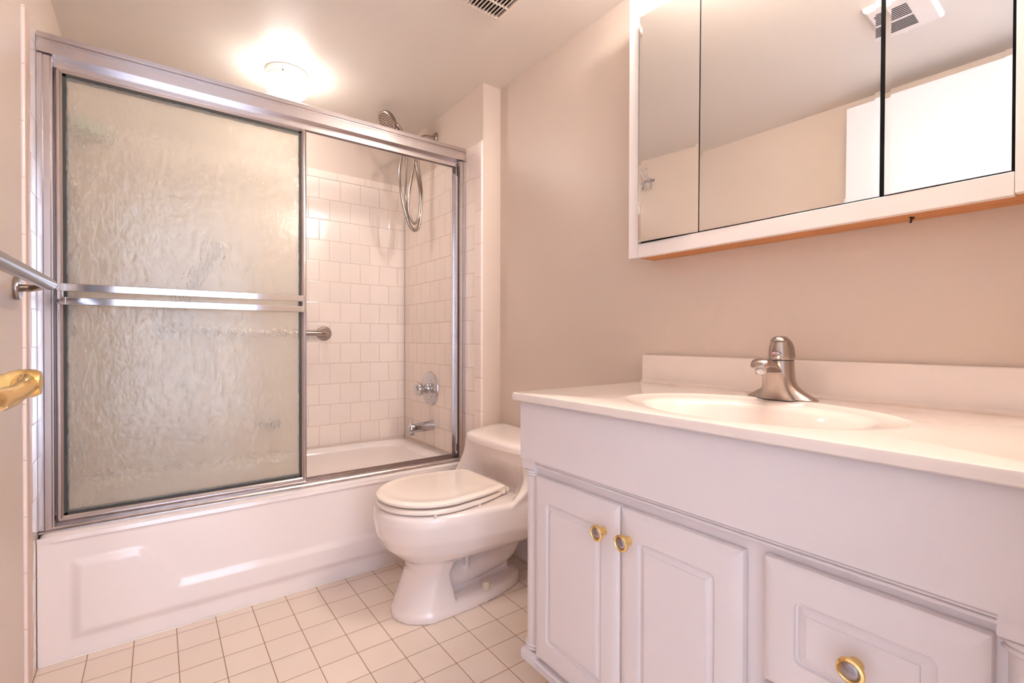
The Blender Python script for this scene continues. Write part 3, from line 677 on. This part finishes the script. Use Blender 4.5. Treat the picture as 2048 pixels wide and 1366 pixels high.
d1 = routed(-0.9400, -1.2105, 0.166, 0.6160, 0.046, 0.055, 'cabinet_door', v_)
d2 = routed(-1.2130, -1.4650, 0.166, 0.6160, 0.046, 0.055, 'cabinet_door', v_)
dr1 = routed(-1.4970, -1.7500, 0.4300, 0.6230, 0.046, 0.050, 'drawer', v_)
dr2 = routed(-1.4970, -1.7500, 0.1660, 0.4240, 0.046, 0.050, 'drawer', v_)
knob(d1, -1.1715, 0.5545); knob(d2, -1.2365, 0.5560); knob(dr1, -1.6215, 0.5225); knob(dr2, -1.6215, 0.295)
for d_, (y, z) in ((d1, (-1.1715, 0.5545)), (d2, (-1.2365, 0.5560)), (dr1, (-1.6215, 0.5225)), (dr2, (-1.6215, 0.295))):
    mk('knob_disc', lathe([(0.0116, 0.0235), (0.0112, 0.0248), (0.006, 0.0262), (0.0001, 0.0266)], (XD, y, z), (-1, 0, 0), 30), M['pearl'], d_, smooth=60)
def pilaster(yc, rad, flip):
    xc_ = 1.0625; bm = bmesh.new()
    lathe([(rad*.96, 0.182), (rad*.96, 0.612), ], (xc_, yc, 0), (0, 0, 1), 32, bm)
    for z0 in (0.612, 0.170):
        for z in ((z0, z0+0.0075) if z0 > .5 else (z0, z0+0.0085)):
            lathe([(rad*0.98, z-0.0040), (rad*1.10, z-0.0034), (rad*1.20, z-0.0010), (rad*1.20, z+0.0010), (rad*1.10, z+0.0034), (rad*0.98, z+0.0040)], (xc_, yc, 0), (0, 0, 1), 32, bm)
    o = mk('corner_column', bm, M['lam'], v_, smooth=50)
    mk('column_block', B(((XF+0.004, yc-rad*1.2, 0.624), (1.085, yc+rad*1.2, 0.650))), M['lam'], v_, bevel=0.0015)
    bm = bmesh.new()
    bm2 = [[(XF+0.002+g, yc-rad*1.35+g, z), (1.09, yc-rad*1.35+g, z), (1.09, yc+rad*1.35-g, z), (XF+0.002+g, yc+rad*1.35-g, z)] for g, z in ((0.012, 0.118), (0.0, 0.132), (0.0, 0.152), (0.006, 0.162))]
    loft(bm2, True, bm)
    mk('column_block', bm, M['lam'], v_, bevel=0.0015)
pilaster(-0.9110, 0.0215, 1); pilaster(-1.7800, 0.0235, -1)
adopt(v_)

# countertop with integral oval basin and backsplash
ZC = 0.8187
XC = 1.0151; YC = -0.8716; YE = -1.8385
ct = thing('sink_countertop', 'cream cultured marble vanity top with a built-in oval sink and backsplash', 'vanity top', (1.28, -1.355, 0.7985))
bm = bmesh.new()
NB = 96
def ell(cx_, cy_, a, b, z): return [(cx_+a*math.cos(2*PI*i/NB), cy_+b*math.sin(2*PI*i/NB), z) for i in range(NB)]
def rectring(x0, x1, y0, y1, z, cx_, cy_, r=0.006):
    out = []
    for i in range(NB):
        a = 2*PI*i/NB; dx, dy = math.cos(a)*0.62, math.sin(a)
        tx = ((x1-cx_) if dx > 0 else (x0-cx_))/dx if abs(dx) > 1e-9 else 1e9
        ty = ((y1-cy_) if dy > 0 else (y0-cy_))/dy if abs(dy) > 1e-9 else 1e9
        s = min(tx, ty); out.append([cx_+dx*s, cy_+dy*s, z])
    for cxr, cyr in ((x0, y0), (x0, y1), (x1, y0), (x1, y1)):     # snap nearest ring points to the true corners
        j = min(range(NB), key=lambda q: (out[q][0]-cxr)**2+(out[q][1]-cyr)**2); out[j][0], out[j][1] = cxr, cyr
    return out
bcx, bcy = 1.222, -1.362
xw = W-0.002
loft([rectring(XC+0.004, xw, YE, YC-0.004, ZC-0.0195, bcx, bcy), rectring(XC+0.0004, xw, YE, YC-0.0004, ZC-0.0170, bcx, bcy), rectring(XC, xw, YE, YC, ZC-0.0050, bcx, bcy), rectring(XC+0.0015, xw, YE, YC-0.0015, ZC-0.0015, bcx, bcy), rectring(XC+0.0050, xw, YE, YC-0.0050, ZC, bcx, bcy),
      ell(1.237, -1.362, 0.196, 0.274, ZC), ell(1.237, -1.362, 0.190, 0.266, ZC+0.0012), ell(1.236, -1.363, 0.184, 0.260, ZC+0.0004), ell(1.232, -1.365, 0.176, 0.248, ZC-0.0026), ell(1.225, -1.368, 0.158, 0.222, ZC-0.0030), ell(1.215, -1.372, 0.152, 0.212, ZC-0.0060), ell(1.212, -1.373, 0.148, 0.206, ZC-0.0110), ell(1.212, -1.373, 0.142, 0.198, ZC-0.018),
      ell(1.215, -1.373, 0.130, 0.182, ZC-0.050), ell(1.22, -1.373, 0.108, 0.152, ZC-0.090), ell(1.225, -1.373, 0.075, 0.105, ZC-0.117), ell(1.228, -1.373, 0.022, 0.022, ZC-0.128)], False, bm)
mk('countertop', bm, M['marble'], ct, smooth=40)
bm = bmesh.new()
sp = [(W-0.0015, ZC-0.002), (W-0.034, ZC-0.002), (W-0.034, ZC+0.0002), (W-0.027, ZC+0.0012), (W-0.0225, ZC+0.0045), (W-0.0205, ZC+0.010), (W-0.0185, 0.9015), (W-0.0165, 0.9045), (W-0.012, 0.9058), (W-0.0015, 0.9058)]
extrude_y(sp, YC-0.001, YE, bm)
mk('backsplash', bm, M['marble'], ct, smooth=50)
mk('sink_drain', lathe([(0.022, 0.0), (0.022, 0.003), (0.016, 0.004), (0.0001, 0.003)], (1.228, -1.373, ZC-0.1285), (0, 0, 1), 28), M['chrome'], ct, smooth=40)
adopt(ct)

# ------------------------------------------------------------------ faucet
FY = -1.3420; FX = 1.442
t = thing('faucet', 'single handle brushed nickel faucet behind the oval sink', 'faucet', (FX, FY, ZC))
# flared base and tower, rings in plan going up
def fring(z, xf, xb_, hw, e, n=40, cy_=FY):
    pts = []
    xm = (xf+xb_)/2; hx_ = (xb_-xf)/2
    for i in range(n):
        a = 2*PI*i/n; c, s = math.cos(a), math.sin(a)
        pts.append((xm+hx_*math.copysign(abs(c)**(2/e), c), cy_+hw*math.copysign(abs(s)**(2/e), s), z))
    return pts
bm = loft([fring(ZC+0.0003, 1.414, 1.472, 0.0765, 2.2), fring(ZC+0.003, 1.412, 1.474, 0.0770, 2.2), fring(ZC+0.008, 1.413, 1.473, 0.0700, 2.0), fring(ZC+0.014, 1.414, 1.472, 0.0585, 1.9), fring(ZC+0.022, 1.415, 1.471, 0.0450, 1.9), fring(ZC+0.032, 1.416, 1.470, 0.0340, 2.0), fring(ZC+0.045, 1.417, 1.470, 0.0285, 2.1), fring(ZC+0.060, 1.418, 1.470, 0.0265, 2.1), fring(ZC+0.078, 1.419, 1.470, 0.0255, 2.0), fring(ZC+0.0885, 1.4195, 1.470, 0.0250, 2.0)])
mk('faucet_body', bm, M['nickel'], t, smooth=60)
# spout: broad at the deck, arching forward, narrow at the tip
def srow(cx_, cz_, wid, thick, ang, n=28):
    """ring across y, normal direction rotated by ang in xz"""
    pts = []
    for i in range(n):
        a = 2*PI*i/n; c, s = math.cos(a), math.sin(a)
        yy = wid*math.copysign(abs(c)**(2/2.8), c); q = thick*math.copysign(abs(s)**(2/2.8), s)
        pts.append((cx_+q*math.cos(ang), FY+yy, cz_+q*math.sin(ang)))
    return pts
bm = loft([srow(1.419, ZC+0.0005, 0.0440, 0.012, PI), srow(1.417, ZC+0.008, 0.0380, 0.012, PI*.99), srow(1.414, ZC+0.020, 0.0305, 0.0115, PI*.97), srow(1.410, ZC+0.034, 0.0262, 0.0115, PI*.93), srow(1.404, ZC+0.050, 0.0245, 0.0115, PI*.86), srow(1.393, ZC+0.065, 0.0240, 0.0120, PI*.76), srow(1.378, ZC+0.0765, 0.0235, 0.0125, PI*.66), srow(1.361, ZC+0.0825, 0.0225, 0.0125, PI*.56), srow(1.345, ZC+0.0835, 0.0205, 0.0115, PI*.49), srow(1.334, ZC+0.0815, 0.0170, 0.0090, PI*.44), srow(1.329, ZC+0.0795, 0.0100, 0.0050, PI*.42)])
mk('spout', bm, M['nickel'], t, smooth=60)
mk('aerator', lathe([(0.0125, 0.0), (0.0125, 0.007), (0.0118, 0.009), (0.0105, 0.0165), (0.008, 0.0165), (0.008, 0.012)], (1.347, FY, ZC+0.0765), (-0.10, 0, -1), 24), M['chrome'], t, smooth=40)
# handle: domed cap with a slanted top facing the user
bm = loft([fring(ZC+0.0900, 1.4190, 1.4700, 0.0245, 2), fring(ZC+0.0905, 1.4165, 1.4715, 0.0262, 2), fring(ZC+0.100, 1.4150, 1.4725, 0.0270, 2), fring(ZC+0.113, 1.4150, 1.4715, 0.0262, 2), fring(ZC+0.124, 1.4165, 1.4685, 0.0240, 2), fring(ZC+0.131, 1.4180, 1.4640, 0.0215, 2), fring(ZC+0.1335, 1.4130, 1.4620, 0.0205, 2), fring(ZC+0.1385, 1.4150, 1.4580, 0.0175, 2), fring(ZC+0.1430, 1.4210, 1.4520, 0.0120, 2), fring(ZC+0.1450, 1.4300, 1.4430, 0.0050, 2)])
hn_ = mk('lever_handle', bm, M['nickel'], t, smooth=42)
mk('seam_ring', loft([fring(ZC+0.0880, 1.4200, 1.4690, 0.0243, 2), fring(ZC+0.0905, 1.4200, 1.4690, 0.0243, 2)]), M['black'], t)
def badge(rx, rz, off, m, name):
    bm = bmesh.new(); vs = []
    n = 30
    for i in range(n):
        a = 2*PI*i/n; y = FY-0.000+rx*math.cos(a); z = ZC+0.1055+rz*math.sin(a)
        s = max(0, 1-((y-FY)/0.0268)**2); xx = 1.4437-0.0287*math.sqrt(s)-off
        vs.append((xx, y, z))
    c0 = (1.4437-0.0287-off, FY, ZC+0.1055)
    V = [bm.verts.new(p) for p in vs]; cc = bm.verts.new(c0)
    for i in range(n): bm.faces.new((cc, V[i], V[(i+1) % n]))
    return mk(name, bm, m, hn_)
M['red'] = mat('red_enamel', srgb(176, 40, 42), 0.3); M['blue'] = mat('blue_enamel', srgb(38, 50, 92), 0.3); M['badgew'] = mat('badge_white', srgb(226, 214, 210), 0.3)
def half(m, sgn, name):
    bm = bmesh.new(); n = 16; V1, V2 = [], []
    for i in range(n+1):
        a = -PI/2+PI*i/n
        for lst, rx, rz in ((V1, 0.0108, 0.0042), (V2, 0.0088, 0.0030)):
            y = FY+sgn*rx*math.cos(a); z = ZC+0.1055+rz*math.sin(a); s = max(0, 1-((y-FY)/0.0268)**2)
            lst.append(bm.verts.new((1.4437-0.0287*math.sqrt(s)-0.0011, y, z)))
    for i in range(n): bm.faces.new((V1[i], V1[i+1], V2[i+1], V2[i]))
    return mk(name, bm, m, hn_)
half(M['red'], 1, 'hot_mark'); half(M['blue'], -1, 'cold_mark'); badge(0.0088, 0.0030, 0.0011, M['badgew'], 'handle_badge'); badge(0.0060, 0.0008, 0.0015, M['blue'], 'badge_line')
adopt(t)

# ------------------------------------------------------------------ medicine cabinet
XM = 1.4570; KZ0 = 1.2038; KY0, KY1 = -0.8814, -1.8200
mc = thing('medicine_cabinet', 'wide white wall cabinet with three mirror doors above the sink', 'medicine cabinet', (1.51, -1.35, KZ0))
MY0, MY1, MZ0, MZ1 = -0.9175, -1.7120, 1.2445, 1.9235
KZT = 2.0
mk('cabinet_box', B(((XM+0.019, -0.893, 1.2160), (W-0.001, KY1, KZT-0.01))), M['cabwhite'], mc)
mk('cabinet_recess', B(((XM+0.014, -0.90, 1.23), (XM+0.0195, KY1+0.01, 1.93))), M['dark'], mc)
mk('face_frame', B(((XM, KY0, KZ0), (XM+0.019, MY0, KZT))), M['cabwhite'], mc, bevel=0.0015)
mk('face_frame', B(((XM+0.0003, MY0-0.0004, KZ0), (XM+0.019, MY1, MZ0))), M['cabwhite'], mc, bevel=0.0015)
mk('face_frame', B(((XM+0.0003, MY0-0.0004, MZ1), (XM+0.019, MY1, KZT))), M['cabwhite'], mc, bevel=0.0015)
mk('face_frame', B(((XM, MY1-0.0004, KZ0+0.003), (XM+0.019, KY1, KZT))), M['cabwhite'], mc, bevel=0.0015)
mk('underside', B(((XM+0.0195, -0.900, 1.2050), (W-0.001, KY1, 1.2155))), M['wood'], mc)
mk('end_strip', B(((XM+0.0195, -0.894, 1.2045), (W-0.001, -0.8995, 1.2160))), M['cabwhite'], mc)
mk('protruding_screw', lathe([(0.0045, 0), (0.0045, 0.003), (0.002, 0.004), (0.002, 0.012), (0.0001, 0.012)], (XM+0.055, -1.562, 1.2050), (0.1, 0.3, -1), 12), M['black'], mc)
def mirror(ya, yb, yaw, tilt, bev=(1, 1, 1, 1), dx=0.0):
    """ya (far) > yb (near); rotated a little about its own centre as the loose doors are"""
    yc_, zc_ = (ya+yb)/2, (MZ0+MZ1)/2; hy_, hz_ = (ya-yb)/2, (MZ1-MZ0)/2-0.0022
    b = 0.009; d = 0.00028
    def rr(x, g): return [(x, -hy_+g, -hz_+g), (x, hy_-g, -hz_+g), (x, hy_-g, hz_-g), (x, -hy_+g, hz_-g)]
    bm = loft([rr(0.004, 0), rr(d, 0), rr(0, b)])
    o = mk('mirror_door', bm, M['mirror'], mc)
    o.location = (XM+0.003+dx, yc_, zc_)
    # normal = (-cos a cos b, sin a, sin b)
    o.rotation_euler = (0, math.radians(tilt), -math.radians(yaw))
    return o
mirror(-0.9290, -1.1180, -5.0, 0.5, dx=-0.0075)
mirror(-1.1225, -1.5215, -0.5, 0.5)
mirror(-1.5300, -1.7080, -0.5, 0.5)
adopt(mc)

# vanity light above the mirrors, just out of the frame, lit
vl = thing('vanity_light', 'lit bulb strip light on the wall above the medicine cabinet', 'vanity light', (1.52, -1.35, 2.05))
mk('light_base', B(((XM-0.012, -1.02, 2.004), (W-0.001, -1.68, 2.085))), M['cabwhite'], vl, bevel=0.004)
for y in (-1.12, -1.35, -1.58):
    sk = mk('lamp_socket', lathe([(0.018, 0.0), (0.018, 0.016), (0.014, 0.02)], (XM-0.012, y, 2.045), (-1, 0, 0), 20), M['cabwhite'], vl, smooth=40)
    mk('bulb', lathe([(0.012, 0.016), (0.022, 0.026), (0.033, 0.042), (0.036, 0.058), (0.030, 0.076), (0.016, 0.087), (0.0001, 0.090)], (XM-0.012, y, 2.045), (-1, 0, 0), 24), M['bulb'], vl, smooth=60)
adopt(vl)

# double swing hook on the left wall, seen only in the mirror
HKY, HKZ = -0.20, 1.965
hk = thing('robe_hook', 'chrome swing robe hook on the left wall, seen in the first mirror', 'hook', (WX, HKY, HKZ))
mk('hook_plate', B(((WX, HKY-0.045, HKZ-0.008), (WX+0.006, HKY+0.045, HKZ+0.008))), M['chrome'], hk, bevel=0.002)
for s in (-1, 1):
    y = HKY+s*0.026
    mk('hook_arm', tube(catmull([(WX+0.006, y, HKZ), (WX+0.030, y, HKZ+0.008), (WX+0.046, y-s*0.004, HKZ+0.030), (WX+0.060, y-s*0.008, HKZ+0.058)], 6), 0.0032, 10), M['chrome'], hk, smooth=60)
    mk('hook_arm', tube(catmull([(WX+0.008, y, HKZ+0.010), (WX+0.010, y, HKZ-0.030), (WX+0.020, y, HKZ-0.052), (WX+0.040, y-s*0.006, HKZ-0.046), (WX+0.052, y-s*0.010, HKZ-0.026)], 6), 0.0032, 10), M['chrome'], hk, smooth=60)
    for p in ((WX+0.060, y-s*0.008, HKZ+0.058), (WX+0.052, y-s*0.010, HKZ-0.026)):
        bm = bmesh.new(); bmesh.ops.create_uvsphere(bm, u_segments=14, v_segments=10, radius=0.0068, matrix=Matrix.Translation(p)); mk('hook_ball', bm, M['chrome'], hk, smooth=60)
adopt(hk)
